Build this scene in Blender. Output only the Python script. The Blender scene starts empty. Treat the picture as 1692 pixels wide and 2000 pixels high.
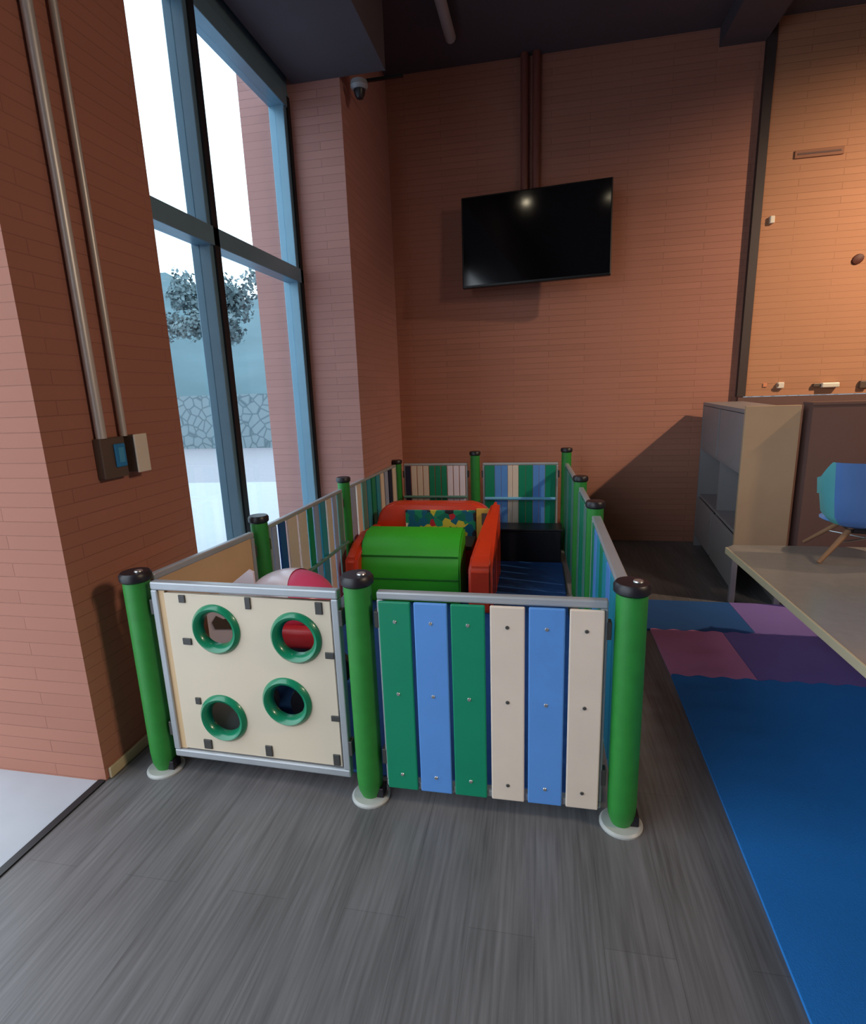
import bpy, bmesh, math, random
from mathutils import Vector, Matrix, noise
random.seed(7)
S = bpy.context.scene
COL = S.collection
PI = math.pi

# ------------------------------------------------------------------ camera
H = 1.45
F = 1062.57; YAW = -0.195846; PITCH = 0.2216325; ROLL = 0.0345537
cy, sy = math.cos(YAW), math.sin(YAW)
fwd = Vector((sy*math.cos(PITCH), cy*math.cos(PITCH), -math.sin(PITCH)))
rgt = Vector((cy, -sy, 0)); dwn = fwd.cross(rgt)
r2 = math.cos(ROLL)*rgt + math.sin(ROLL)*dwn
d2 = -math.sin(ROLL)*rgt + math.cos(ROLL)*dwn
cam = bpy.data.objects.new('camera', bpy.data.cameras.new('camera'))
COL.objects.link(cam); S.camera = cam
M = Matrix((r2, -d2, -fwd)).transposed().to_4x4(); M.translation = (0, 0, H)
cam.matrix_world = M
cam.data.sensor_fit = 'VERTICAL'; cam.data.sensor_height = 36
cam.data.lens = 36*F/2000
cam.data.clip_start = 0.05; cam.data.clip_end = 300

# ------------------------------------------------------------------ world, lights, exposure
S.view_settings.view_transform = 'Standard'; S.view_settings.look = 'None'
S.view_settings.gamma = 1; S.view_settings.use_curve_mapping = False
S.view_settings.exposure = 0.0
W = bpy.data.worlds.new('world'); S.world = W; W.use_nodes = True
W.node_tree.nodes['Background'].inputs[0].default_value = (0.80, 0.91, 1.0, 1)
W.node_tree.nodes['Background'].inputs[1].default_value = 3.2

def light(name, kind, loc, target, energy, color, **kw):
    d = bpy.data.lights.new(name, kind); d.energy = energy; d.color = color
    for k, v in kw.items(): setattr(d, k, v)
    o = bpy.data.objects.new(name, d); COL.objects.link(o); o.location = loc
    o.rotation_euler = (Vector(target)-Vector(loc)).to_track_quat('-Z', 'Y').to_euler()
    return o
SPOT = (3.9, 3.0, 3.75)
light('ceiling_spotlight', 'SPOT', SPOT, (2.6, 5.2, 1.0), 640, (1.0, 0.74, 0.50), spot_size=math.radians(100), spot_blend=1.0, shadow_soft_size=0.05)
light('warm_fill', 'AREA', (3.6, 0.6, 3.4), (-1.3, 2.0, 0.2), 24, (1.0, 0.76, 0.54), size=.6, spread=math.radians(100))  # added warm fill from the right, not a fixture of the room
# portals: help the daylight sampling through the glazed openings
for nm, loc, tg, sx, sz in (('window_portal', (-1.95, 3.1, 1.7), (5, 3.1, 1.7), 1.8, 3.5), ('opening_portal', (-1.8, -0.4, 1.9), (5, -0.4, 1.9), 3.9, 3.8)):
    p = light(nm, 'AREA', loc, tg, 1, (1, 1, 1), shape='RECTANGLE', size=sx, size_y=sz)
    p.data.cycles.is_portal = True

# ------------------------------------------------------------------ materials
def lin(c):
    return tuple(((v/255)/12.92 if v/255 <= .04045 else ((v/255+.055)/1.055)**2.4) for v in c)+(1,)
def mat(name, rgb, rough=.5, metal=0, spec=.5, var=0.0, scale=8, bump=0.0, bscale=60, coat=0):
    m = bpy.data.materials.new(name); m.use_nodes = True
    nt = m.node_tree; b = nt.nodes['Principled BSDF']
    b.inputs['Roughness'].default_value = rough; b.inputs['Metallic'].default_value = metal
    b.inputs['Specular IOR Level'].default_value = spec; b.inputs['Coat Weight'].default_value = coat
    c = lin(rgb); tc = nt.nodes.new('ShaderNodeTexCoord')
    n = nt.nodes.new('ShaderNodeTexNoise'); n.inputs['Scale'].default_value = scale; n.inputs['Detail'].default_value = 4
    nt.links.new(tc.outputs['Object'], n.inputs['Vector'])
    r = nt.nodes.new('ShaderNodeValToRGB')
    v = max(var, .03)
    r.color_ramp.elements[0].position = .3; r.color_ramp.elements[1].position = .7
    r.color_ramp.elements[0].color = tuple(x*(1-v) for x in c[:3])+(1,)
    r.color_ramp.elements[1].color = tuple(min(1, x*(1+v)) for x in c[:3])+(1,)
    nt.links.new(n.outputs['Fac'], r.inputs['Fac']); nt.links.new(r.outputs['Color'], b.inputs['Base Color'])
    if bump:
        n2 = nt.nodes.new('ShaderNodeTexNoise'); n2.inputs['Scale'].default_value = bscale
        nt.links.new(tc.outputs['Object'], n2.inputs['Vector'])
        bp = nt.nodes.new('ShaderNodeBump'); bp.inputs['Strength'].default_value = bump; bp.inputs['Distance'].default_value = .01
        nt.links.new(n2.outputs['Fac'], bp.inputs['Height']); nt.links.new(bp.outputs['Normal'], b.inputs['Normal'])
    return m
def brick(name, rgb, strength=.5, row=.05, width=.62):
    m = mat(name, rgb, rough=.72, spec=.25); nt = m.node_tree; b = nt.nodes['Principled BSDF']
    g = nt.nodes.new('ShaderNodeNewGeometry'); s = nt.nodes.new('ShaderNodeSeparateXYZ')
    nt.links.new(g.outputs['Position'], s.inputs[0])
    a = nt.nodes.new('ShaderNodeMath'); nt.links.new(s.outputs[0], a.inputs[0]); nt.links.new(s.outputs[1], a.inputs[1])
    cb = nt.nodes.new('ShaderNodeCombineXYZ'); nt.links.new(a.outputs[0], cb.inputs[0]); nt.links.new(s.outputs[2], cb.inputs[1])
    nz = nt.nodes.new('ShaderNodeTexNoise'); nz.inputs['Scale'].default_value = 1.3; nz.inputs['Detail'].default_value = 3
    nt.links.new(cb.outputs[0], nz.inputs['Vector'])
    bt = nt.nodes.new('ShaderNodeTexBrick'); nt.links.new(cb.outputs[0], bt.inputs['Vector'])
    bt.inputs['Scale'].default_value = 1; bt.inputs['Brick Width'].default_value = width; bt.inputs['Row Height'].default_value = row
    bt.inputs['Mortar Size'].default_value = .0022; bt.inputs['Mortar Smooth'].default_value = .6
    c = lin(rgb)[:3]
    bt.inputs['Color1'].default_value = tuple(x*1.05 for x in c)+(1,); bt.inputs['Color2'].default_value = tuple(x*.94 for x in c)+(1,)
    bt.inputs['Mortar'].default_value = tuple(x*.74 for x in c)+(1,)
    # wear: in places the joints are painted over
    mx = nt.nodes.new('ShaderNodeMix'); mx.data_type = 'RGBA'
    rp = nt.nodes.new('ShaderNodeValToRGB'); rp.color_ramp.elements[0].position = .38; rp.color_ramp.elements[1].position = .62
    rp.color_ramp.elements[0].color = (.25, .25, .25, 1)
    nt.links.new(nz.outputs['Fac'], rp.inputs['Fac']); nt.links.new(rp.outputs['Color'], mx.inputs[0])
    mx.inputs[6].default_value = c+(1,); nt.links.new(bt.outputs['Color'], mx.inputs[7]); nt.links.new(mx.outputs[2], b.inputs['Base Color'])
    bp = nt.nodes.new('ShaderNodeBump'); bp.inputs['Strength'].default_value = strength; bp.inputs['Distance'].default_value = .004; bp.invert = True
    nt.links.new(bt.outputs['Fac'], bp.inputs['Height']); nt.links.new(bp.outputs['Normal'], b.inputs['Normal'])
    return m
def plank_floor():
    m = mat('grey_vinyl_planks', (104, 101, 103), rough=.42, spec=.4); nt = m.node_tree; b = nt.nodes['Principled BSDF']
    g = nt.nodes.new('ShaderNodeNewGeometry')
    def nse(sx, sy, sc, det):
        mp = nt.nodes.new('ShaderNodeMapping'); mp.inputs['Scale'].default_value = (sx, sy, 1); nt.links.new(g.outputs['Position'], mp.inputs[0])
        n = nt.nodes.new('ShaderNodeTexNoise'); n.inputs['Scale'].default_value = sc; n.inputs['Detail'].default_value = det
        nt.links.new(mp.outputs[0], n.inputs['Vector']); return n
    fine = nse(60, 2.5, 1.5, 6); broad = nse(9, 1.2, .8, 3)
    s = nt.nodes.new('ShaderNodeMath'); s.operation = 'MULTIPLY_ADD'; s.inputs[1].default_value = .6
    nt.links.new(fine.outputs['Fac'], s.inputs[0])
    h = nt.nodes.new('ShaderNodeMath'); h.operation = 'MULTIPLY'; h.inputs[1].default_value = .5; nt.links.new(broad.outputs['Fac'], h.inputs[0])
    nt.links.new(h.outputs[0], s.inputs[2])
    r = nt.nodes.new('ShaderNodeValToRGB'); r.color_ramp.elements[0].position = .35; r.color_ramp.elements[1].position = .75
    r.color_ramp.elements[0].color = lin((82, 80, 82)); r.color_ramp.elements[1].color = lin((122, 121, 124))
    nt.links.new(s.outputs[0], r.inputs['Fac'])
    mp = nt.nodes.new('ShaderNodeMapping'); mp.inputs['Rotation'].default_value = (0, 0, PI/2); nt.links.new(g.outputs['Position'], mp.inputs[0])
    bt = nt.nodes.new('ShaderNodeTexBrick'); nt.links.new(mp.outputs[0], bt.inputs['Vector']); bt.inputs['Scale'].default_value = 1
    bt.inputs['Brick Width'].default_value = 1.2; bt.inputs['Row Height'].default_value = .18; bt.inputs['Mortar Size'].default_value = .0012
    bt.inputs['Color1'].default_value = (1, 1, 1, 1); bt.inputs['Color2'].default_value = (.9, .9, .9, 1); bt.inputs['Mortar'].default_value = (.72, .72, .72, 1)
    mx = nt.nodes.new('ShaderNodeMix'); mx.data_type = 'RGBA'; mx.blend_type = 'MULTIPLY'; mx.inputs[0].default_value = 1
    nt.links.new(r.outputs[0], mx.inputs[6]); nt.links.new(bt.outputs['Color'], mx.inputs[7]); nt.links.new(mx.outputs[2], b.inputs['Base Color'])
    bp = nt.nodes.new('ShaderNodeBump'); bp.inputs['Strength'].default_value = .12; bp.inputs['Distance'].default_value = .004
    nt.links.new(fine.outputs['Fac'], bp.inputs['Height']); nt.links.new(bp.outputs['Normal'], b.inputs['Normal'])
    return m
def glass_mat():
    m = bpy.data.materials.new('tinted_glass'); m.use_nodes = True; nt = m.node_tree
    nt.nodes.remove(nt.nodes['Principled BSDF']); out = nt.nodes['Material Output']
    t = nt.nodes.new('ShaderNodeBsdfTransparent'); t.inputs[0].default_value = (.88, .94, .97, 1)
    g = nt.nodes.new('ShaderNodeBsdfGlossy'); g.inputs['Roughness'].default_value = .02; g.inputs[0].default_value = (.8, .95, 1, 1)
    mx = nt.nodes.new('ShaderNodeMixShader'); mx.inputs[0].default_value = .07; nt.links.new(t.outputs[0], mx.inputs[1]); nt.links.new(g.outputs[0], mx.inputs[2])
    nt.links.new(mx.outputs[0], out.inputs[0]); return m
def stone_mat():
    m = mat('rubble_stone', (120, 140, 145), rough=.9); nt = m.node_tree; b = nt.nodes['Principled BSDF']
    tc = nt.nodes.new('ShaderNodeTexCoord'); v = nt.nodes.new('ShaderNodeTexVoronoi'); v.feature = 'DISTANCE_TO_EDGE'; v.inputs['Scale'].default_value = 3.6
    nt.links.new(tc.outputs['Object'], v.inputs['Vector'])
    r = nt.nodes.new('ShaderNodeValToRGB'); r.color_ramp.elements[0].position = .02; r.color_ramp.elements[1].position = .10
    r.color_ramp.elements[0].color = lin((84, 104, 112)); r.color_ramp.elements[1].color = lin((122, 138, 144))
    nt.links.new(v.outputs['Distance'], r.inputs['Fac']); nt.links.new(r.outputs[0], b.inputs['Base Color']); return m
def print_mat():
    m = mat('printed_scene', (220, 180, 70), rough=.4); nt = m.node_tree; b = nt.nodes['Principled BSDF']
    tc = nt.nodes.new('ShaderNodeTexCoord'); v = nt.nodes.new('ShaderNodeTexVoronoi'); v.inputs['Scale'].default_value = 20
    nt.links.new(tc.outputs['Object'], v.inputs['Vector']); s = nt.nodes.new('ShaderNodeSeparateColor'); nt.links.new(v.outputs['Color'], s.inputs[0])
    r = nt.nodes.new('ShaderNodeValToRGB'); r.color_ramp.interpolation = 'CONSTANT'; e = r.color_ramp.elements
    e[0].position = 0; e[0].color = lin((210, 190, 60)); e[1].position = .2; e[1].color = lin((20, 110, 90))
    for p, c in ((.42, (25, 100, 125)), (.6, (40, 35, 40)), (.7, (235, 225, 190)), (.78, (30, 140, 100)), (.92, (190, 40, 50))):
        x = e.new(p); x.color = lin(c)
    nt.links.new(s.outputs[0], r.inputs[0]); nt.links.new(r.outputs[0], b.inputs['Base Color']); return m

TERRA = (172, 118, 100)
m_brick = brick('terracotta_brick', TERRA)
m_floor = plank_floor()
m_ceil = mat('charcoal_ceiling', (84, 78, 86), rough=.8, var=.05, scale=2)
m_plain = mat('plain_wall', (150, 110, 92), rough=.8)
m_alum = mat('blue_grey_window_metal', (116, 152, 172), rough=.35, metal=.3)
m_alumdk = mat('near_black_metal', (20, 22, 28), rough=.5)
m_glass = glass_mat()
m_green = mat('post_green_plastic', (44, 134, 54), rough=.45, var=.08, scale=20)
m_black = mat('black_plastic', (28, 26, 34), rough=.4)
m_foot = mat('grey_foot_plastic', (176, 178, 176), rough=.4)
m_frame = mat('brushed_aluminium', (178, 182, 188), rough=.38, metal=.35)
m_cream = mat('cream_board', (222, 206, 184), rough=.4, var=.02, scale=2)
m_sg = mat('teal_green_slat', (14, 136, 100), rough=.35)
m_sb = mat('cornflower_slat', (92, 148, 220), rough=.35, var=.04)
m_sc = mat('cream_slat', (226, 208, 192), rough=.4)
m_sd = mat('deep_blue_slat', (30, 80, 150), rough=.4)
m_sl = mat('lavender_grey_slat', (160, 170, 200), rough=.4)
m_st = mat('turquoise_slat', (42, 150, 175), rough=.35)
m_tan = mat('tan_board', (214, 180, 138), rough=.5)
m_ring = mat('green_porthole', (16, 128, 92), rough=.28, coat=.3)
m_clip = mat('dark_clip', (70, 68, 66), rough=.4)
m_screw = mat('steel_screw', (190, 190, 190), rough=.3, metal=.8)
m_red = mat('orange_red_plastic', (222, 62, 28), rough=.35)
m_lime = mat('grass_green_plastic', (58, 178, 34), rough=.45, var=.06, scale=6)
m_print = print_mat()
m_matb = mat('blue_foam', (26, 120, 200), rough=.75, var=.05, scale=3, bump=.2, bscale=300)
m_matn = mat('navy_foam', (28, 84, 150), rough=.75, var=.05, scale=3)
m_matp = mat('pink_foam', (222, 136, 186), rough=.75, var=.05, scale=3)
m_matv = mat('violet_foam', (128, 104, 176), rough=.75, var=.05, scale=3)
m_cab = mat('grey_laminate', (136, 132, 136), rough=.5)
m_cabf = mat('beige_laminate', (182, 152, 122), rough=.5)
m_brown = mat('brown_partition', (104, 76, 70), rough=.7)
m_table = mat('stone_grey_tabletop', (150, 142, 134), rough=.22, var=.04, scale=30)
m_edge = mat('cream_edge_band', (198, 182, 152), rough=.4)
m_screen = mat('tv_screen', (8, 7, 10), rough=.09, spec=.6)
m_bezel = mat('tv_bezel', (12, 11, 12), rough=.35)
m_pipe = mat('painted_conduit', (126, 76, 66), rough=.35)
m_zinc = mat('galvanised_conduit', (196, 192, 188), rough=.4, metal=.35)
m_white = mat('white_plastic', (224, 214, 198), rough=.4)
m_bluew = mat('blue_socket', (40, 130, 190), rough=.3)
m_boxdk = mat('dark_box', (92, 76, 66), rough=.5)
m_pink = mat('pink_plastic', (232, 84, 126), rough=.3)
m_wplas = mat('glossy_white', (240, 228, 240), rough=.25)
m_navy = mat('navy_plastic', (34, 38, 66), rough=.4)
m_chair = mat('blue_shell', (112, 158, 226), rough=.35)
m_chair_daylit = mat('daylit_shell', (116, 200, 212), rough=.35)  # blue shell with window daylight put into the colour
m_wood = mat('wooden_leg', (150, 110, 80), rough=.5)
m_ground = mat('pale_paving', (170, 174, 184), rough=.6, var=.02)
m_asph = mat('grey_road', (148, 146, 152), rough=.9)
m_hill = mat('hazy_hill', (84, 110, 118), rough=1, var=.12, scale=.3)  # haze from the window glass put into the base colour
m_tree = mat('hazy_foliage', (112, 130, 134), rough=1, var=.2, scale=2)  # leaf colour lightened to stand for the same haze
m_stone = stone_mat()
m_rail = mat('pale_blue_bar', (120, 185, 225), rough=.3)
m_railg = mat('grey_green_bar', (96, 140, 130), rough=.35)

# ------------------------------------------------------------------ helpers
def obj(name, bm, m, parent=None, smooth=False):
    me = bpy.data.meshes.new(name); bmesh.ops.recalc_face_normals(bm, faces=bm.faces); bm.to_mesh(me); bm.free()
    for mm in (m if isinstance(m, (list, tuple)) else [m]): me.materials.append(mm)
    if smooth:
        for p in me.polygons: p.use_smooth = True
        me.set_sharp_from_angle(angle=math.radians(40))
    o = bpy.data.objects.new(name, me); COL.objects.link(o); o.parent = parent
    return o
def thing(name, label, cat, loc=(0, 0, 0), rz=0, group=None):
    o = bpy.data.objects.new(name, None); COL.objects.link(o); o.location = loc; o.rotation_euler = (0, 0, rz)
    o.empty_display_size = .1; return tag(o, label, cat, group)
def tag(o, label, cat, group=None, kind=None):
    o['label'] = label; o['category'] = cat
    if group: o['group'] = group
    if kind: o['kind'] = kind
    return o
def struct(name, bm, m, label=None):
    o = obj(name, bm, m); o['kind'] = 'structure'
    if label: o['label'] = label
    return o
def box(bm, x0, x1, y0, y1, z0, z1, bev=0, seg=2, mi=0):
    vs = [bm.verts.new((x, y, z)) for x in (x0, x1) for y in (y0, y1) for z in (z0, z1)]
    fs = [bm.faces.new([vs[i] for i in f]) for f in ((0, 1, 3, 2), (4, 6, 7, 5), (0, 4, 5, 1), (2, 3, 7, 6), (0, 2, 6, 4), (1, 5, 7, 3))]
    for f in fs: f.material_index = mi
    if bev:
        es = list({e for f in fs for e in f.edges})
        bmesh.ops.bevel(bm, geom=es, offset=bev, segments=seg, affect='EDGES', profile=.5)
    return bm
def B(*a, **k): return box(bmesh.new(), *a, **k)
def lathe(bm, prof, n=32, axis='Z', c=(0, 0, 0), closed=False):
    rings = []
    for r, h in prof:
        ring = []
        for i in range(n):
            a = 2*PI*i/n; p = (r*math.cos(a), r*math.sin(a), h) if axis == 'Z' else (r*math.cos(a), h, r*math.sin(a))
            ring.append(bm.verts.new((p[0]+c[0], p[1]+c[1], p[2]+c[2])))
        rings.append(ring)
    pr = list(zip(rings, rings[1:]))
    if closed: pr.append((rings[-1], rings[0]))
    for a, b in pr:
        for i in range(n): bm.faces.new((a[i], a[(i+1) % n], b[(i+1) % n], b[i]))
    if not closed:
        if prof[0][0] > 1e-4: bm.faces.new(rings[0][::-1])
        if prof[-1][0] > 1e-4: bm.faces.new(rings[-1])
    return bm
def tube(bm, pts, r, n=14):
    pts = [Vector(p) for p in pts]; rings = []
    up = Vector((0, 0, 1)) if abs((pts[-1]-pts[0]).normalized().z) < .9 else Vector((0, 1, 0))
    for i, p in enumerate(pts):
        t = (pts[min(i+1, len(pts)-1)]-pts[max(i-1, 0)]).normalized(); a = t.cross(up).normalized(); b = t.cross(a)
        rr = r[i] if isinstance(r, (list, tuple)) else r
        rings.append([bm.verts.new(p+a*rr*math.cos(2*PI*k/n)+b*rr*math.sin(2*PI*k/n)) for k in range(n)])
    for A, C in zip(rings, rings[1:]):
        for k in range(n): bm.faces.new((A[k], A[(k+1) % n], C[(k+1) % n], C[k]))
    bm.faces.new(rings[0][::-1]); bm.faces.new(rings[-1]); return bm
def prism(bm, poly, y0, y1, bev=0):
    """polygon in xz extruded along y"""
    a = [bm.verts.new((x, y0, z)) for x, z in poly]; b = [bm.verts.new((x, y1, z)) for x, z in poly]
    f1 = bm.faces.new(a); f2 = bm.faces.new(b[::-1]); n = len(a)
    for i in range(n): bm.faces.new((a[i], b[i], b[(i+1) % n], a[(i+1) % n]))
    if bev: bmesh.ops.bevel(bm, geom=list({e for f in (f1, f2) for e in f.edges}), offset=bev, segments=3, affect='EDGES', profile=.5)
    return bm
def blob(bm, c, rad, lvl=3, amp=.15, fr=1.5):
    r = bmesh.ops.create_icosphere(bm, subdivisions=lvl, radius=1)
    for v in r['verts']:
        d = v.co.normalized(); k = 1+amp*noise.noise(d*fr*2+Vector(c))+amp*.5*noise.noise(d*fr*6+Vector(c))
        v.co = Vector(c)+Vector((d.x*rad[0], d.y*rad[1], d.z*rad[2]))*k
    return bm

# ------------------------------------------------------------------ setting
XR, YB, ZC = 4.6, 5.19, 4.06
XL = -1.65
struct('floor', B(XL, XR, -3.6, YB, -.12, 0), m_floor)
struct('ceiling', B(-1.8, XR, -3.6, YB, ZC, ZC+.15), m_ceil)
struct('wall_back', B(-2.1, 1.72, YB, YB+.2, -.12, ZC+.15), m_brick)
m_brick2 = brick('ochre_brick', (184, 132, 100))
struct('wall_back_right', B(1.72, XR+.2, YB-.03, YB+.2, 1.30, ZC+.15), m_brick2)
struct('wall_right', B(XR, XR+.2, -3.6, YB, -.12, ZC+.15), m_plain)
struct('wall_front', B(-1.8, XR+.2, -3.8, -3.6, -.12, ZC+.15), m_plain)
pb = brick('pillar_brick', (186, 136, 128), row=.052)
struct('wall_pillar_near', B(-2.25, XL, 1.565, 2.31, -.12, ZC+.15), brick('pillar_brick_warm', (168, 114, 97), row=.052))
struct('wall_pillar_far', B(-2.05, -1.315, 3.96, YB-.001, -.12, ZC), pb)
struct('wall_left_upper', B(-1.85, -1.69, 2.31, 3.96, 3.40, ZC+.15), m_alum)
struct('wall_left_header', B(-1.85, XL, -3.6, 1.565, 3.75, ZC+.15), m_plain)
struct('trim_1', B(XL, -1.0, -3.6, 3.96, 3.48, ZC-.001), m_ceil, 'slate grey dropped soffit above the window')
struct('trim_2', B(1.33, 1.66, 2.0, YB-.001, 3.93, ZC-.001), m_ceil, 'dark boxed beam under the ceiling')
struct('trim_3', B(1.655, 1.72, YB-.05, YB+.0, 1.30, ZC-.001), mat('dark_trim', (62, 50, 48), rough=.6), 'dark vertical joint strip on the back wall')
struct('trim_4', B(1.655, XR-.001, YB-.08, YB-.031, .0, 1.295), m_brown, 'dark brown low panelling on the back wall')
struct('trim_5', B(XL, XL+.012, 1.58, 2.30, 0, .045, bev=.003), m_edge, 'thin cream skirting on the pillar side')
struct('baseboard_left', B(XL-.03, XL, -3.6, 1.56, -.02, .006), m_alumdk)
struct('window_sill', B(-1.9, XL, 2.31, 3.96, -.12, .06), m_alum)
# window 1
wn = bpy.data.objects.new('window_1', None); COL.objects.link(wn); wn.location = (-1.69, 2.31, 0); wn['kind'] = 'structure'
wn['label'] = 'tall blue-grey aluminium window with four panes'
def wb(name, *a, m=m_alum, **k):
    o = obj(name, B(*a, **k), m, wn); return o
for y0, y1 in ((0.0, .03), (.49, .57), (1.57, 1.65)): wb('window_frame', -.11, .0, y0, y1, .06, 3.40, bev=.004)
for y0, y1 in ((.52, .57), (1.61, 1.65)): wb('inner_strip', .0, .012, y0, y1, .06, 3.40, m=m_alumdk)  # near-black strips on the room-facing side of the frame
wb('transom', -.09, .012, .0, 1.65, 2.225, 2.32, bev=.004)
wb('window_frame', -.11, .01, .0, 1.65, 3.33, 3.42, bev=.004); wb('window_frame', -.11, .0, .0, 1.65, .06, .12, bev=.004)
for y0, y1 in ((.03, .49), (.57, 1.57)):
    for z0, z1 in ((.12, 2.225), (2.32, 3.33)): wb('pane', -.066, -.060, y0, y1, z0, z1, m=m_glass)

# exterior
def ground(name, pts, z, m, label, cat):
    bm = bmesh.new(); a = [bm.verts.new((x, y, z)) for x, y in pts]; b = [bm.verts.new((x, y, z-.1)) for x, y in pts]
    bm.faces.new(a); bm.faces.new(b[::-1]); n = len(a)
    for i in range(n): bm.faces.new((a[i], b[i], b[(i+1) % n], a[(i+1) % n]))
    o = obj(name, bm, m); o['kind'] = 'structure'; o['label'] = label; return o
ground('floor_outside', [(-9.5, -14), (-1.68, -14), (-1.68, 5.4), (-3.5, 8.6), (-9.5, 8.2)], -.005, m_ground, 'pale paved forecourt outside the glass', 'paving')
ground('road', [(-70, -30), (20, -30), (20, 90), (-70, 90)], -.12, m_asph, 'grey road beyond the forecourt', 'road')
bm = bmesh.new()
for i in range(1):
    x = -34
    box(bm, x, x+44, 15.4, 15.9, -.15, 1.5)
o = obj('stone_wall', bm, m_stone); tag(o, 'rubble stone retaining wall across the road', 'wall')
bm = bmesh.new(); nx, ny = 90, 14; g = []
for i in range(nx+1):
    row = []
    for j in range(ny+1):
        x = -75+i*1.05; y = 18+j*2.6
        z = (j/ny)**.7*(8.6+1.8*max(0, min(1, (-10-x)/12))+2.2*noise.noise(Vector((x*.07, 3, 0)))+.9*noise.noise(Vector((x*.3, y*.3, 0))))
        k = max(0, min(1, (-x/y-.60)/.10)); z += (j/ny)**.7*4.2*k*k*(3-2*k)
        row.append(bm.verts.new((x, y, z)))
    g.append(row)
for i in range(nx):
    for j in range(ny): bm.faces.new((g[i][j], g[i+1][j], g[i+1][j+1], g[i][j+1]))
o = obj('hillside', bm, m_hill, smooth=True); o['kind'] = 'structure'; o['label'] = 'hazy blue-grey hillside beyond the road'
for i, (x, y, h, w) in enumerate(((-14.4, 17.3, 6.0, 1.5), (-10.9, 17.4, 5.7, 1.1), (-7.6, 17.5, 6.1, 1.2), (-18.6, 17.6, 6.2, 1.7))):
    words = ['broad hazy tree behind the stone wall, seen through the left pane', 'shorter hazy tree behind the stone wall, near the mullion', 'tall hazy tree seen through the right pane', 'hazy tree at the far left behind the stone wall']
    t = thing('tree', words[i], 'tree', (x, y, 0), 0, 'trees behind the stone wall')
    bm = bmesh.new()
    cl = [(Vector((random.uniform(-w, w), random.uniform(-.6, .6), h*.76+random.uniform(-.85, .85))), random.uniform(.25, .55)) for k in range(22)]
    for k in range(3400):
        c, r = random.choice(cl); d = Vector((random.gauss(0, 1), random.gauss(0, 1), random.gauss(0, 1))).normalized()
        p = c+d*r*random.uniform(.3, 1.05); u = Vector((random.gauss(0, 1), random.gauss(0, 1), random.gauss(0, 1))).normalized()*.085; v = u.cross(d).normalized()*.06
        bm.faces.new([bm.verts.new(p+q) for q in (-u, -v, u, v)])
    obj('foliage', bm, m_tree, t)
    bm = bmesh.new(); tube(bm, [(0, 0, 0), (.05, 0, h*.3), (-.05, 0, h*.75)], [.14, .11, .06], 8)
    obj('trunk', bm, m_tree, t)

# ------------------------------------------------------------------ conduits and boxes on the near pillar
for y, r, lab in ((1.80, .019, 'left of two grey conduits running up the pillar to the dark box'), (1.915, .014, 'right and thinner grey conduit running up the pillar to the white box')):
    bm = bmesh.new(); tube(bm, [(XL+.022, y, 1.31), (XL+.022, y-.004, 2.2), (XL+.022, y-.02, 3.475)], r)
    o = obj('conduit', bm, m_zinc, smooth=True); tag(o, lab, 'pipe', 'conduits on the pillar')
t = thing('socket_box', 'dark box with a blue square socket at the foot of the left conduit', 'socket', (XL, 1.84, 1.24))
obj('housing', B(0, .035, -.065, .06, -.085, .07, bev=.004), m_boxdk, t)
o = obj('socket', B(.035, .043, -.005, .05, -.045, .045, bev=.003), m_bluew, t); o['label'] = 'blue square socket'
obj('socket_face', B(.043, .045, .010, .038, -.028, .030, bev=.0008), mat('lighter_blue', (72, 160, 205), rough=.3), o)
t = thing('switch_box', 'cream white blank box standing proud of the pillar, at the foot of the thin conduit', 'box', (XL, 1.955, 1.24))
obj('housing', B(0, .058, -.033, .033, -.075, .072, bev=.003), m_boxdk, t)
o = obj('cover', B(.058, .066, -.036, .036, -.078, .075, bev=.003), m_white, t); o['label'] = 'cream cover plate'

# ------------------------------------------------------------------ television and its pipes
t = thing('television', 'black flat television on the back wall, its right side turned out', 'television', (-.052, 4.90, 2.645), 0)
t.rotation_euler = (math.radians(-3), math.radians(-.5), math.radians(-5))
obj('housing', B(-.605, .605, .0, .045, -.36, .36, bev=.008), m_bezel, t)
o = obj('screen', B(-.592, .592, -.004, .002, -.34, .347), m_screen, t)
obj('wall_bracket', B(-.1, .1, .045, .26, -.12, .12, bev=.005), m_bezel, t)
obj('stand_strip', B(.25, .575, -.006, .0, -.354, -.343), m_bezel, t)
for i, (x, lab) in enumerate(((-.14, 'left of two painted pipes dropping down the wall to the television'), (-.045, 'right of two painted pipes dropping down the wall to the television'))):
    bm = bmesh.new(); tube(bm, [(x, YB-.045, 3.0), (x, YB-.045, ZC-.001)], .032, 18)
    tag(obj('wall_pipe', bm, m_pipe, smooth=True), lab, 'pipe', 'pipes above the television')
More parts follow.
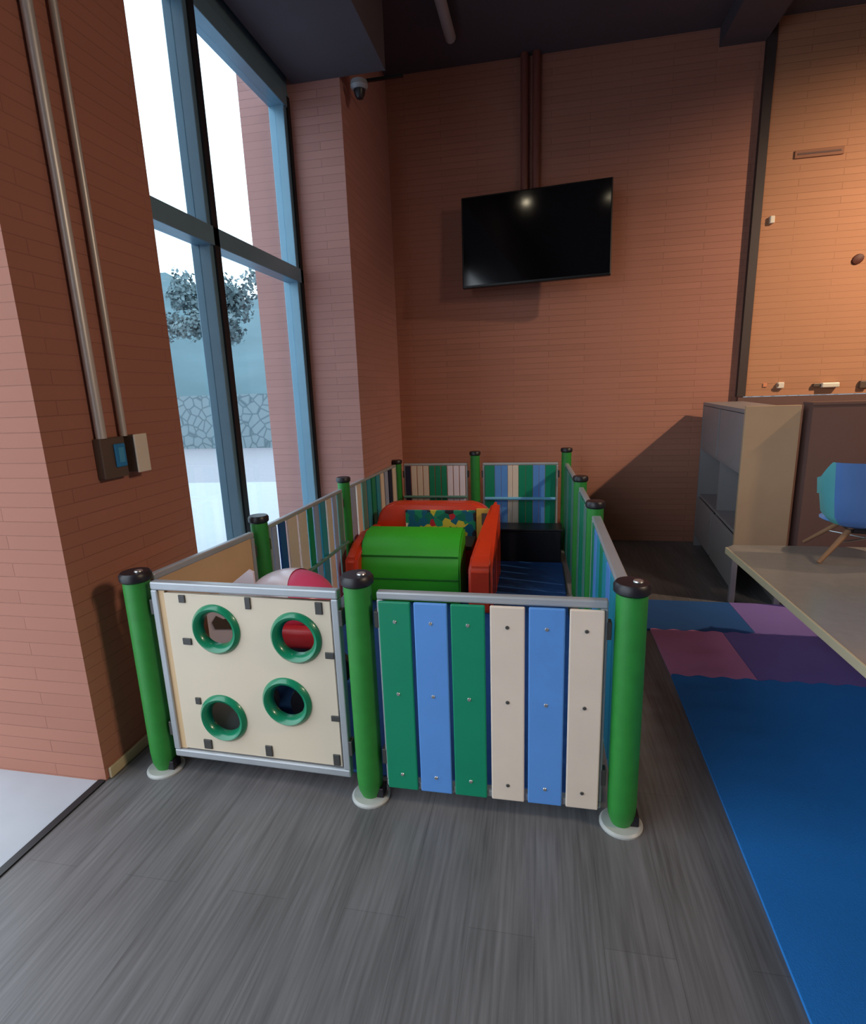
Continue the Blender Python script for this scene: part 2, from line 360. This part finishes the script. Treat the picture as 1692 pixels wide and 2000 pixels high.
# ceiling tube lamp
t = thing('ceiling_lamp', 'grey tube lamp hanging unlit under the dark ceiling', 'lamp', (-.67, 4.25, ZC))
bm = bmesh.new(); tube(bm, [(0, -.5, -.09), (-.0, -.2, -.09), (0, .2, -.08), (0, .42, -.07)], .04)
obj('lamp_tube', bm, mat('dull_diffuser', (170, 165, 170), rough=.4), t, True)
obj('mount', B(-.02, .02, -.3, .3, -.06, 0), m_bezel, t)
for x, y, st, lab in ((-.665, 2.26, 70, 'small round lit ceiling downlight nearer the window'), (.34, 2.02, 22, 'small round dim ceiling downlight towards the room middle')):
    t = thing('ceiling_downlight', lab, 'lamp', (x, y, ZC), 0, 'ceiling downlights')
    bm = bmesh.new(); lathe(bm, [(.05, 0), (.075, 0), (.072, -.05), (.055, -.052), (.05, -.03)], 28, closed=True); obj('rim', bm, m_bezel, t, True)
    em = mat('lit_diffuser_%d' % st, (255, 235, 200)); e = em.node_tree.nodes['Principled BSDF']; e.inputs['Emission Color'].default_value = (1, .85, .6, 1); e.inputs['Emission Strength'].default_value = st
    bm = bmesh.new(); lathe(bm, [(0, -.03), (.05, -.03), (.05, -.024), (0, -.024)], 28); obj('diffuser', bm, em, t)
# spotlight body (the warm lamp)
t = thing('spotlight', 'ceiling spotlight at the right of the room', 'lamp', (SPOT[0], SPOT[1]-.02, SPOT[2]+.05))
bm = bmesh.new(); lathe(bm, [(.0, .12), (.06, .12), (.07, .0), (.06, .0), (.05, .09), (0, .09)], 24)
obj('shade', bm, m_bezel, t, True); obj('stem', B(-.01, .01, -.01, .01, .12, ZC-SPOT[2]-.05), m_bezel, t)
# security camera
t = thing('security_camera', 'small grey dome camera in the corner under the soffit', 'camera', (-1.20, 4.02, 3.47))
bm = bmesh.new(); lathe(bm, [(0, 0), (.055, 0), (.06, -.03), (.045, -.05), (0, -.05)], 24); obj('camera_base', bm, mat('grey_dome', (150, 150, 155), rough=.4), t, True)
bm = bmesh.new(); lathe(bm, [(.038, -.045), (.036, -.075), (.022, -.10), (0, -.108)], 24); obj('lens_dome', bm, m_black, t, True)
obj('arm', B(.0, .3, .0, .02, -.005, .01), m_bezel, t)

# ------------------------------------------------------------------ things on the right wall part
def wallthing(name, label, cat, x, z, w, h, m, d=.03, y=YB-.03):
    t = thing(name, label, cat, (x, y, z)); obj('plate', B(-w/2, w/2, -d, 0, -h/2, h/2, bev=min(w, h, d)*.2), m, t); return t
wallthing('wall_sensor', 'tiny cream sensor beside the dark joint strip', 'sensor', 1.80, 2.67, .035, .055, m_white)
t = wallthing('wall_vent', 'faint flat brown vent high on the right wall', 'vent', 2.09, 3.12, .34, .055, mat('painted_vent', (150, 100, 74), rough=.7), .012)
obj('slot', B(-.15, .15, -.015, -.012, -.006, .006), m_brown, t)
bm = bmesh.new(); lathe(bm, [(0, 0), (.045, 0), (.04, -.012), (.02, -.018), (0, -.018)], 20, 'Y')
for v in bm.verts: v.co = Vector((v.co.x*.95+v.co.z*.25, v.co.y, v.co.z*.9))
o = obj('cable_outlet', bm, mat('dark_red_outlet', (80, 28, 14), rough=.6), smooth=True); o.location = (2.45, YB-.03, 2.335); tag(o, 'small dark round outlet on the bright right wall', 'outlet')
t = wallthing('wall_socket', 'small cream socket above the panelling, nearest the joint strip', 'socket', 1.985, 1.385, .05, .05, m_white); obj('socket_face', B(-.03, -.02, -.035, -.03, -.01, .01), m_boxdk, t)
t = wallthing('wall_hook', 'cream handle-like fitting above the brown panelling', 'fitting', 2.35, 1.375, .13, .04, m_white, .05); obj('hook', B(-.12, -.06, -.03, .0, -.012, .015, bev=.004), m_boxdk, t)
t = wallthing('cable_box', 'small dark box above the panelling at the right edge', 'box', 2.60, 1.37, .06, .06, m_boxdk); obj('cable', B(.03, .16, -.012, 0, -.025, -.01), m_boxdk, t)
t = wallthing('wall_tag', 'tiny pale plate low on the right wall', 'plate', 1.87, 1.39, .03, .03, mat('pinkish_plate', (215, 140, 100)), .008)

# ------------------------------------------------------------------ play pen posts
POST = {
 'FL': ((-1.462, 1.668), .80, 'green pen post at the front left corner, beside the near pillar'),
 'FM': ((-.594, 1.645), .825, 'green pen post in the middle of the front, between porthole and slat panels'),
 'FR': ((.283, 1.642), .83, 'green pen post at the front right corner'),
 'L2': ((-1.372, 2.43), .835, 'green pen post on the window side, in front of the mullion'),
 'L3': ((-1.345, 3.585), .84, 'green pen post on the window side in front of the far pillar'),
 'LB': ((-1.275, 4.80), .80, 'thin dark green pen post at the rear left corner'),
 'BM': ((-.555, 4.80), .87, 'green pen post in the middle of the rear side'),
 'RB': ((.235, 4.80), .89, 'grey-green pen post at the rear right corner'),
 'R3': ((.272, 3.66), .83, 'green pen post on the right side, the further of its two middle posts'),
 'R2': ((.290, 2.85), .83, 'green pen post on the right side, the nearer of its two middle posts'),
}
for k, ((x, y), h, lab) in POST.items():
    t = thing('fence_post', lab, 'post', (x, y, 0), 0, 'green posts of the play pen')
    r = .047 if k[0] == 'F' else .042
    if k in ('FL',): t.rotation_euler = (0, math.radians(-.0), 0)
    bm = bmesh.new(); lathe(bm, [(0, .012), (r*.72, .012), (r*.93, .04), (r, .09), (r, h-.02), (r*.98, h)], 28); obj('pole', bm, m_green, t, True)
    bm = bmesh.new(); lathe(bm, [(r*1.02, h-.004), (r*1.18, h+.003), (r*1.2, h+.022), (r*1.05, h+.032), (0, h+.033)], 28); c = obj('cap', bm, m_black, t, True)
    if k[0] == 'F':
        bm = bmesh.new(); lathe(bm, [(0, h+.033), (.016, h+.033), (.014, h+.037), (0, h+.037)], 16, c=(r*.35, 0, 0)); obj('bolt', bm, m_screw, c, True)
    bm = bmesh.new(); lathe(bm, [(0, .0), (r*1.5, .0), (r*1.5, .006), (r*1.35, .012), (0, .012)], 28); f = obj('foot', bm, m_foot, t, True)
    obj('bracket', B(r*.6, r*1.15, -r*.5, r*.5, .012, .05, bev=.003), m_black, t)

# ------------------------------------------------------------------ pen panels
def panel(name, label, a, b, group='panels of the play pen', inset=.068):
    a = Vector(a+(0,)); b = Vector(b+(0,)); d = (b-a); L = d.length-2*inset; d.normalize()
    return thing(name, label, 'fence panel', tuple(a+d*inset), math.atan2(d.y, d.x), group), L
def frame(t, L, z0, z1, w=.03, d=.03, m=m_frame):
    obj('top_rail', B(0, L, -d/2, d/2, z1-w, z1, bev=.006), m, t); obj('bottom_rail', B(0, L, -d/2, d/2, z0, z0+w, bev=.006), m, t)
    obj('stile', B(0, w*.8, -d/2, d/2, z0+w, z1-w, bev=.004), m, t); obj('stile', B(L-w*.8, L, -d/2, d/2, z0+w, z1-w, bev=.004), m, t)
    for x in (-.012, L-.004):
        for z in (z0+.12, z1-.1): obj('clamp', B(x, x+.016, -.016, .016, z-.03, z+.03, bev=.003), m_clip, t)
def flatplate(name, outer, holes, depth, m, parent, y=0):
    cu = bpy.data.curves.new(name, 'CURVE'); cu.dimensions = '2D'; cu.fill_mode = 'BOTH'; cu.extrude = depth/2; cu.bevel_depth = .002
    for pts in [outer]+holes:
        s = cu.splines.new('POLY'); s.points.add(len(pts)-1); s.use_cyclic_u = True
        for p, q in zip(s.points, pts): p.co = (q[0], q[1], 0, 1)
    tmp = bpy.data.objects.new('tmp', cu); COL.objects.link(tmp); bpy.context.view_layer.update()
    me = bpy.data.meshes.new_from_object(tmp.evaluated_get(bpy.context.evaluated_depsgraph_get())); bpy.data.objects.remove(tmp)
    me.transform(Matrix.Rotation(PI/2, 4, 'X')); me.transform(Matrix.Translation((0, y, 0)))
    me.name = name; me.materials.clear(); me.materials.append(m)
    o = bpy.data.objects.new(name, me); COL.objects.link(o); o.parent = parent; return o
# front left: board with four portholes
t, L = panel('porthole_panel', 'cream play panel with four green ringed portholes in a grey frame', POST['FL'][0], POST['FM'][0])
frame(t, L, .075, .80, .032, .034)
X0 = t.location.x
holes = [(-1.146, .625), (-.832, .613), (-.892, .357), (-1.162, .262)]   # world x, z of the ring centres
R_out, R_in = .098, .064
hl = [[(hx-X0+R_in*1.15*math.cos(2*PI*i/40), hz+R_in*1.15*math.sin(2*PI*i/40)) for i in range(40)] for hx, hz in holes]
bd = flatplate('board', [(.05, .115), (L-.035, .115), (L-.035, .755), (.05, .755)], hl, .014, m_cream, t)
obj('edge_strip', B(.025, .052, -.008, .008, .11, .765), m_tan, t)
for hx, hz in holes:
    bm = bmesh.new()
    lathe(bm, [(R_out, -.008), (R_out*.97, -.016), (R_out*.86, -.026), (R_out*.76, -.022), (R_in*1.08, -.012), (R_in, .0), (R_in, .012), (R_out*.9, .014), (R_out, .008)], 48, 'Y', (hx-X0, 0, hz), True)
    obj('porthole_ring', bm, m_ring, t, True)
for px, pz, w, h in ((-1.27, .738, .026, .03), (-1.005, .735, .022, .045), (-.736, .731, .026, .045), (-.709, .556, .034, .024), (-.706, .310, .034, .022), (-.715, .14, .026, .045),
                     (-.986, .144, .028, .045), (-1.245, .142, .034, .04), (-1.262, .326, .022, .028), (-1.272, .57, .036, .026)):
    px -= X0
    obj('clip', B(px-w/2, px+w/2, -.014, -.0085, pz-h/2, pz+h/2, bev=.002), m_clip, t)

def slats(t, cols, spans, z0, z1, y=-.022, th=.014, screws=False, bev=.003):
    for (a, b), m in zip(spans, cols):
        s = obj('slat', B(a, b, y-th, y, z0, z1, bev=bev), m, t)
        if screws:
            for i, z in enumerate((z1-.07, (z0+z1)/2+.02, z0+.06)):
                bm = bmesh.new(); lathe(bm, [(0, y-th-.003), (.005, y-th-.003), (.007, y-th+.0005), (0, y-th+.0005)], 12, 'Y', ((a+b)/2, 0, z)); obj('screw', bm, m_screw if m in (m_sg, m_sb) else m_clip, s, True)
# front right: six slats
t, L = panel('slat_panel', 'front slat panel of six wide green, blue and cream boards', POST['FM'][0], POST['FR'][0])
frame(t, L, .06, .803, .028, .03)
x0 = t.location.x
sx = [(-.517, -.408), (-.397, -.286), (-.275, -.164), (-.148, -.038), (-.026, .086), (.099, .203)]
SP = [(a-x0, b-x0) for a, b in sx]
slats(t, [m_sg, m_sb, m_sg, m_sc, m_sb, m_sc], SP, .066, .775, y=-.017, th=.013, screws=True, bev=.004)
# left side
t, L = panel('board_panel', 'solid tan board panel of the pen beside the near pillar', POST['FL'][0], POST['L2'][0])
frame(t, L, .06, .80, .028, .03); obj('board', B(.02, L-.02, -.008, .008, .085, .775, bev=.003), m_tan, t)
t, L = panel('slat_panel', 'slat panel in front of the window with a grey-green cross bar', POST['L2'][0], POST['L3'][0])
frame(t, L, .06, .80, .022, .03)
cs = [m_sl, m_sd, m_sc, m_sc, m_sg, m_sl, m_st, m_sc, m_sl, m_railg]
wd = [.05, .07, .11, .10, .06, .06, .08, .07, .06, .07]
x = .03; sp = []
for w in wd: sp.append((x, x+w)); x += w+(L-.05-sum(wd))/(len(wd)-1)
slats(t, cs, sp, .07, .778, y=-.002, th=.012)
bm = bmesh.new(); tube(bm, [(.0, -.03, .42), (L, -.03, .42)], .011); obj('cross_bar', bm, m_railg, t, True)
t, L = panel('slat_panel', 'slat panel in front of the far pillar, at the rear left', POST['L3'][0], POST['LB'][0])
frame(t, L, .06, .80, .022, .03)
cs = [m_sl, m_sc, m_railg, m_st, m_sg, m_st, m_sc, m_sl, m_navy, m_sc]
x = .03; sp = []
for w in [.08]*10: sp.append((x, x+w)); x += w+(L-.05-.8)/9
slats(t, cs, sp, .07, .778, y=-.002, th=.012)
# back
t, L = panel('slat_panel', 'rear slat panel of cream, green and white slats, left of the middle post', POST['LB'][0], POST['BM'][0])
frame(t, L, .06, .80, .022, .03)
cs = [m_navy, m_sc, m_sc, m_sc, m_sg, m_sg, m_sg, m_wplas, m_wplas, m_wplas]
sp = []; n = len(cs); 
for i in range(n): sp.append((.015+i*(L-.03)/n, .015+(i+.88)*(L-.03)/n))
slats(t, cs, sp, .07, .778, y=-.015, th=.012)
bm = bmesh.new(); tube(bm, [(.0, -.05, .50), (L, -.05, .50)], .012); obj('cross_bar', bm, m_railg, t, True)
t, L = panel('slat_panel', 'rear slat panel with a pale blue cross bar, beside the right corner post', POST['BM'][0], POST['RB'][0])
frame(t, L, .06, .80, .022, .03)
cs = [m_sg, m_sb, m_sb, m_sc, m_sc, m_sg, m_sg, m_sb, m_sb, m_sg]
ws = [.085, .055, .055, .04, .05, .06, .06, .05, .05, .09]
x = .02; sp = []
for w in ws: sp.append((x, x+w)); x += w+(L-.04-sum(ws))/9
slats(t, cs, sp, .07, .778, y=-.015, th=.012)
bm = bmesh.new(); tube(bm, [(.02, -.055, .488), (L-.02, -.055, .488)], .014); obj('cross_bar', bm, m_rail, t, True)
# right side
for a, b, lab, cs in (('FR', 'R2', 'right side slat panel nearest the front, turquoise and blue', [m_st, m_st, m_sb, m_st, m_sg, m_st, m_sb, m_sg]),
                      ('R2', 'R3', 'right side slat panel in the middle, green slats', [m_sg, m_railg, m_sg, m_sg, m_railg]),
                      ('R3', 'RB', 'right side slat panel at the rear, green slats', [m_sg, m_railg, m_sg, m_sg, m_railg, m_sg, m_sg])):
    t, L = panel('slat_panel', lab, POST[a][0], POST[b][0]); frame(t, L, .06, .80, .022, .045 if a == 'FR' else .03)
    n = len(cs); sp = [(.03+i*(L-.06)/n, .03+(i+.85)*(L-.06)/n) for i in range(n)]
    slats(t, cs, sp, .07, .778, y=.024, th=.012)

# ------------------------------------------------------------------ inside the pen
o = obj('play_mat', B(-1.28, .2, 1.75, 4.425, .0, .014, bev=.004), mat('dark_blue_mat', (26, 78, 146), rough=.7)); tag(o, 'dark blue floor mat inside the play pen', 'mat')
t = thing('rear_black_box', 'low black box along the rear of the pen', 'box', (-.14, 4.56, 0))  # plain black box filling the dark band along the rear
obj('body', B(-.33, .33, -.115, .10, .0, .27, bev=.008), m_black, t); obj('lid', B(-.34, .34, -.125, .11, .27, .29, bev=.006), m_black, t)
# red and green play unit
t = thing('play_sofa', 'orange-red play unit with a grass green front roll and printed panels', 'toy', (-.845, 3.6, .014))
# green front block: curved profile along y
bm = bmesh.new()
prof = [(-.16, 0), (-.20, .10), (-.20, .25), (-.17, .36), (-.10, .43), (-.0, .475), (.10, .48), (.12, .0)]
a = [bm.verts.new((-.36, y, z)) for y, z in prof]; b = [bm.verts.new((.34, y, z)) for y, z in prof]
bm.faces.new(a); bm.faces.new(b[::-1])
for i in range(len(prof)): bm.faces.new((a[i], b[i], b[(i+1) % len(prof)], a[(i+1) % len(prof)]))
bmesh.ops.bevel(bm, geom=list(bm.edges), offset=.012, segments=2, affect='EDGES')
g = obj('front_roll', bm, m_lime, t, True); g['label'] = 'grass green rounded front block'
for z, y in ((.335, -.183), (.18, -.203)): obj('groove', B(-.345, .325, y-.004, y+.002, z, z+.012, bev=.002), mat('groove_green', (30, 120, 24), rough=.5), g)
# back panel red arch
def arch(w, h, r): return [(-w, 0)]+[(-w+r-r*math.cos(q*PI/12), h-r+r*math.sin(q*PI/12)) for q in range(7)]+[(w-r+r*math.sin(q*PI/12), h-r+r*math.cos(q*PI/12)) for q in range(7)]+[(w, 0)]
bm = bmesh.new(); prism(bm, [(x*1.0+.05, z) for x, z in arch(.455, .58, .16)], .42, .54, .02)
bk = obj('back_panel', bm, m_red, t, True)
obj('printed_panel', B(-.17, .38, .405, .425, .30, .53, bev=.005), m_print, bk)
# right arm: slopes from high at the rear to low at the front
bm = bmesh.new(); pr = [(-.30, 0), (-.29, .30), (-.22, .37), (.0, .435), (.25, .52), (.40, .59), (.48, .585), (.52, .0)]
a = [bm.verts.new((.40+.11*(y+.3)/.82, y, z)) for y, z in pr]; b = [bm.verts.new((.56, y, z)) for y, z in pr]
bm.faces.new(a); bm.faces.new(b[::-1])
for i in range(len(pr)): bm.faces.new((a[i], b[i], b[(i+1) % len(pr)], a[(i+1) % len(pr)]))
bmesh.ops.bevel(bm, geom=list(bm.edges), offset=.022, segments=3, affect='EDGES')
obj('arm', bm, m_red, t, True)
bm = bmesh.new(); pr = [(-.30, 0), (-.28, .34), (-.10, .42), (.10, .43), (.40, .42), (.45, 0)]
a = [bm.verts.new((-.435, y, z)) for y, z in pr]; b = [bm.verts.new((-.345, y, z)) for y, z in pr]
bm.faces.new(a); bm.faces.new(b[::-1])
for i in range(len(pr)): bm.faces.new((a[i], b[i], b[(i+1) % len(pr)], a[(i+1) % len(pr)]))
bmesh.ops.bevel(bm, geom=list(bm.edges), offset=.022, segments=3, affect='EDGES')
obj('arm', bm, m_red, t, True)
o = obj('side_print', B(.385, .50, .402, .419, .26, .545, bev=.004), mat('mustard_print', (216, 170, 70)), bk)
t2 = obj('window_print', B(.425, .49, .398, .403, .42, .51), m_boxdk, t); obj('window_print', B(.41, .48, .398, .403, .30, .36), m_boxdk, t)
obj('tray', B(-.34, .38, .12, .42, .30, .33, bev=.005), mat('dark_tray', (70, 60, 50)), t)
# ride-on toy
t = thing('ride_on_toy', 'pink and white rounded ride-on toy behind the porthole panel', 'toy', (-1.11, 2.19, .030))
bm = bmesh.new(); blob(bm, (0, 0, .50), (.20, .17, .135), 4, 0); b_ = obj('hood', bm, m_pink, t, True)
bm = bmesh.new()
r = bmesh.ops.create_uvsphere(bm, u_segments=40, v_segments=24, radius=1)
for v in r['verts']: v.co = Vector((v.co.x*.204, v.co.y*.174, v.co.z*.139+.50))
for co, no in (((.085, 0, .5), (1, 0, .45)), ((0, 0, .52), (0, 0, -1))):
    bmesh.ops.bisect_plane(bm, geom=list(bm.verts)+list(bm.edges)+list(bm.faces), plane_co=co, plane_no=no, clear_outer=True)
obj('white_cover', bm, m_wplas, t, True)
bm = bmesh.new(); box(bm, -.17, .17, -.15, .15, .14, .42, bev=.05, seg=4); obj('body', bm, m_navy, t, True)
bm = bmesh.new(); box(bm, -.10, .20, -.19, -.12, .34, .44, bev=.03, seg=3); obj('bumper', bm, mat('bumper_red', (200, 50, 60), rough=.35), t, True)
for x in (-.12, .12):
    for y in (-.16, .16):
        bm = bmesh.new(); lathe(bm, [(0, -.02), (.085, -.02), (.09, 0), (.085, .02), (0, .02)], 24, 'Y', (x, y, .076)); obj('wheel', bm, m_black, t, True)
# white board leaning on the tan panel
t = thing('toy_board', 'white triangular board leaning inside the tan panel', 'board', (-1.28, 1.955, .014), math.radians(8))
bm = bmesh.new(); prism(bm, [(-.10, 0), (.12, 0), (.12, .72), (.10, .73), (-.10, .58)], -.008, .008); obj('board', bm, m_wplas, t)
bm = bmesh.new(); prism(bm, [(-.08, .50), (-.07, .47), (.02, .47), (.06, .50), (.05, .53), (.0, .52), (-.03, .515), (-.06, .53)], -.012, -.008); obj('shoe_print', bm, m_boxdk, t)
obj('foot_bar', B(-.10, .12, -.03, .03, -.0, .02), m_foot, t)
# a ball seen through the lower left porthole
bm = bmesh.new(); blob(bm, (0, 0, 0), (.11, .11, .11), 4, 0); o = obj('toy_ball', bm, mat('grey_ball', (150, 160, 160), rough=.4), smooth=True); o.location = (-1.12, 2.0-.07, .124)
o.location = (-1.265, 1.80, .126); tag(o, 'grey-white ball seen through the lower left porthole', 'ball')

# ------------------------------------------------------------------ floor mats on the right
def matt(name, label, pts, m, h=.012):
    bm = bmesh.new(); a = [bm.verts.new((x, y, h)) for x, y in pts]; b = [bm.verts.new((x, y, 0)) for x, y in pts]
    bm.faces.new(a); bm.faces.new(b[::-1]); n = len(a)
    for i in range(n): bm.faces.new((a[i], b[i], b[(i+1) % n], a[(i+1) % n]))
    return tag(obj(name, bm, m), label, 'mat', 'foam floor mats on the right')
def wavy(xa, xb, y, amp=.009, wl=.11):
    n = int(abs(xb-xa)/.02)+2; return [(xa+(xb-xa)*i/n, y+amp*math.sin((xa+(xb-xa)*i/n)*2*PI/wl)) for i in range(n+1)]
matt('foam_mat', 'large bright blue foam mat running from the foreground under the table', [(.575, -.8), (3.6, -.8)]+wavy(3.6, .665, 2.66), m_matb)
matt('foam_mat', 'pink foam mat strip between the blue mats', wavy(.665, 1.06, 2.662)+wavy(1.06, .665, 3.20), m_matp)
matt('foam_mat', 'right part of the pink foam strip, violet from painted table shade', [(x+.001, y+.001) for x, y in wavy(1.062, 3.6, 2.662)]+wavy(3.6, 1.062, 3.20), m_matv)  # table shade on the pink strip put into the violet colour
matt('foam_mat', 'small navy blue foam mat behind the pink strip', wavy(.42, 1.24, 3.202)+[(1.24, 3.67), (.42, 3.67)], m_matn)
matt('foam_mat', 'violet foam mat in front of the cabinet', wavy(1.242, 3.6, 3.202)+[(3.6, 3.67), (1.242, 3.67)], m_matv)

# ------------------------------------------------------------------ cabinet, partition
t = thing('shelf_cabinet', 'tall grey shelf unit with a beige end panel against the back wall', 'cabinet', (1.445, 4.40, 0), math.radians(-5.5))
# open side faces left; end panel faces the camera
for x in (-.13, .135): obj('leg', B(x, x+.035, -.72, -.685, .0, .30, bev=.003), m_cab, t)
obj('end_panel', B(-.13, .17, -.72, -.69, .30, 1.285, bev=.003), m_cabf, t)['label'] = 'beige end panel'
obj('end_panel', B(-.13, .17, .66, .685, .0, 1.265), m_cab, t)
obj('back_panel', B(.15, .17, -.69, .66, .0, 1.26), m_cab, t)
obj('top_board', B(-.13, .17, -.69, .66, 1.24, 1.265), m_cab, t)
for z in (.29, .45, .85): obj('shelf', B(-.11, .15, -.69, .66, z, z+.022), m_cab, t)
obj('divider', B(-.10, .15, .0, .02, .122, 1.24), m_cab, t)
for y0, y1, z0, z1 in ((-.685, -.01, .875, 1.235), (.03, .65, .10, .445), (.03, .65, .875, 1.235), (-.685, -.01, .10, .445)):
    d = obj('door', B(-.128, -.112, y0, y1, z0, z1, bev=.002), m_cab, t)
t = thing('partition', 'low dark brown partition wall right of the shelf cabinet', 'partition', (1.585, 3.62, 0))
obj('body', B(0, 2.9, 0, .12, .0, 1.285), m_brown, t); obj('cap_rail', B(-.004, 2.9, -.004, .124, 1.285, 1.30), m_brown, t)

# ------------------------------------------------------------------ table and chair
ZT = .55
t = thing('play_table', 'stone grey table with a cream left edge at the right', 'table', (1.02, 3.15, 0))
bm = bmesh.new()
pts = [(.0, -.03), (.05, .02), (1.9, .02), (1.9, -2.3), (.01, -2.3)]
a = [bm.verts.new((x, y, ZT)) for x, y in pts]; b = [bm.verts.new((x, y, ZT-.03)) for x, y in pts]
bm.faces.new(a); bm.faces.new(b[::-1])
for i in range(5): bm.faces.new((a[i], b[i], b[(i+1) % 5], a[(i+1) % 5]))
obj('tabletop', bm, m_table, t)
o = obj('edge_band', B(-.012, -.002, -2.28, -.04, ZT-.032, ZT+.004, bev=.003), m_edge, t); o['label'] = 'cream edge band'; o.rotation_euler = (0, 0, math.radians(.25))
for x, y in ((.85, -.2), (1.75, -.2), (.85, -2.1), (1.75, -2.1)): obj('leg', B(x-.02, x+.02, y-.02, y+.02, .012, ZT-.03), m_cab, t)

t = thing('tub_chair', 'small blue tub chair with painted daylight on its left wing standing on the grey table', 'chair', (1.62, 2.98, ZT), math.radians(-14))
t.scale = (1.15, 1.15, 1.0)
bm = bmesh.new(); N = 28; rows = []
for j, (z, k) in enumerate(((.17, .55), (.19, .78), (.23, .92), (.32, .98), (.42, 1.02), (.50, 1.05))):
    ring = []
    for i in range(N+1):
        a = PI+PI*(i/N)*1.0           # rear half facing the camera
        cx = math.copysign(abs(math.cos(a))**.45, math.cos(a))*.20*k; cyy = -abs(math.sin(a))**.45*.17*k
        drop = 0
        ring.append(bm.verts.new((cx, cyy, z-(.10*max(0, (1-abs(math.sin(a))*1.6)) if j > 3 else 0))))
    ring = ring
    rows.append(ring)
for A, C in zip(rows, rows[1:]):
    for i in range(N):
        f = bm.faces.new((A[i], A[i+1], C[i+1], C[i]))
        if i < 7: f.material_index = 1  # left wing: daylight tint given as a separate colour
c0 = bm.verts.new((0, 0, .165))
for i in range(N): bm.faces.new((rows[0][i], c0, rows[0][i+1]))
bmesh.ops.solidify(bm, geom=list(bm.faces), thickness=.01)
obj('shell', bm, [m_chair, m_chair_daylit], t, True)
bm = bmesh.new(); blob(bm, (0, .03, .19), (.18, .17, .018), 3, 0); obj('seat', bm, m_chair, t, True)
for x, y in ((-1, -1), (1, -1), (-1, 1), (1, 1)):
    bm = bmesh.new(); tube(bm, [(x*.20, y*.17, .009), (x*.08, y*.07, .165)], [.009, .013], 10); l = obj('leg', bm, m_wood, t, True)
    bm = bmesh.new(); lathe(bm, [(0, -.008), (.014, -.008), (.014, .01), (0, .01)], 12, c=(x*.085, y*.075, .155)); obj('leg_bracket', bm, m_black, l)
for s in (-1, 1):
    bm = bmesh.new(); tube(bm, [(-.13*s, -.11, .1), (.13*s, .11, .1)], .004, 8); obj('brace', bm, m_screw, t)
obj('seat_mount', B(-.09, .09, -.08, .08, .14, .172, bev=.01), m_black, t)
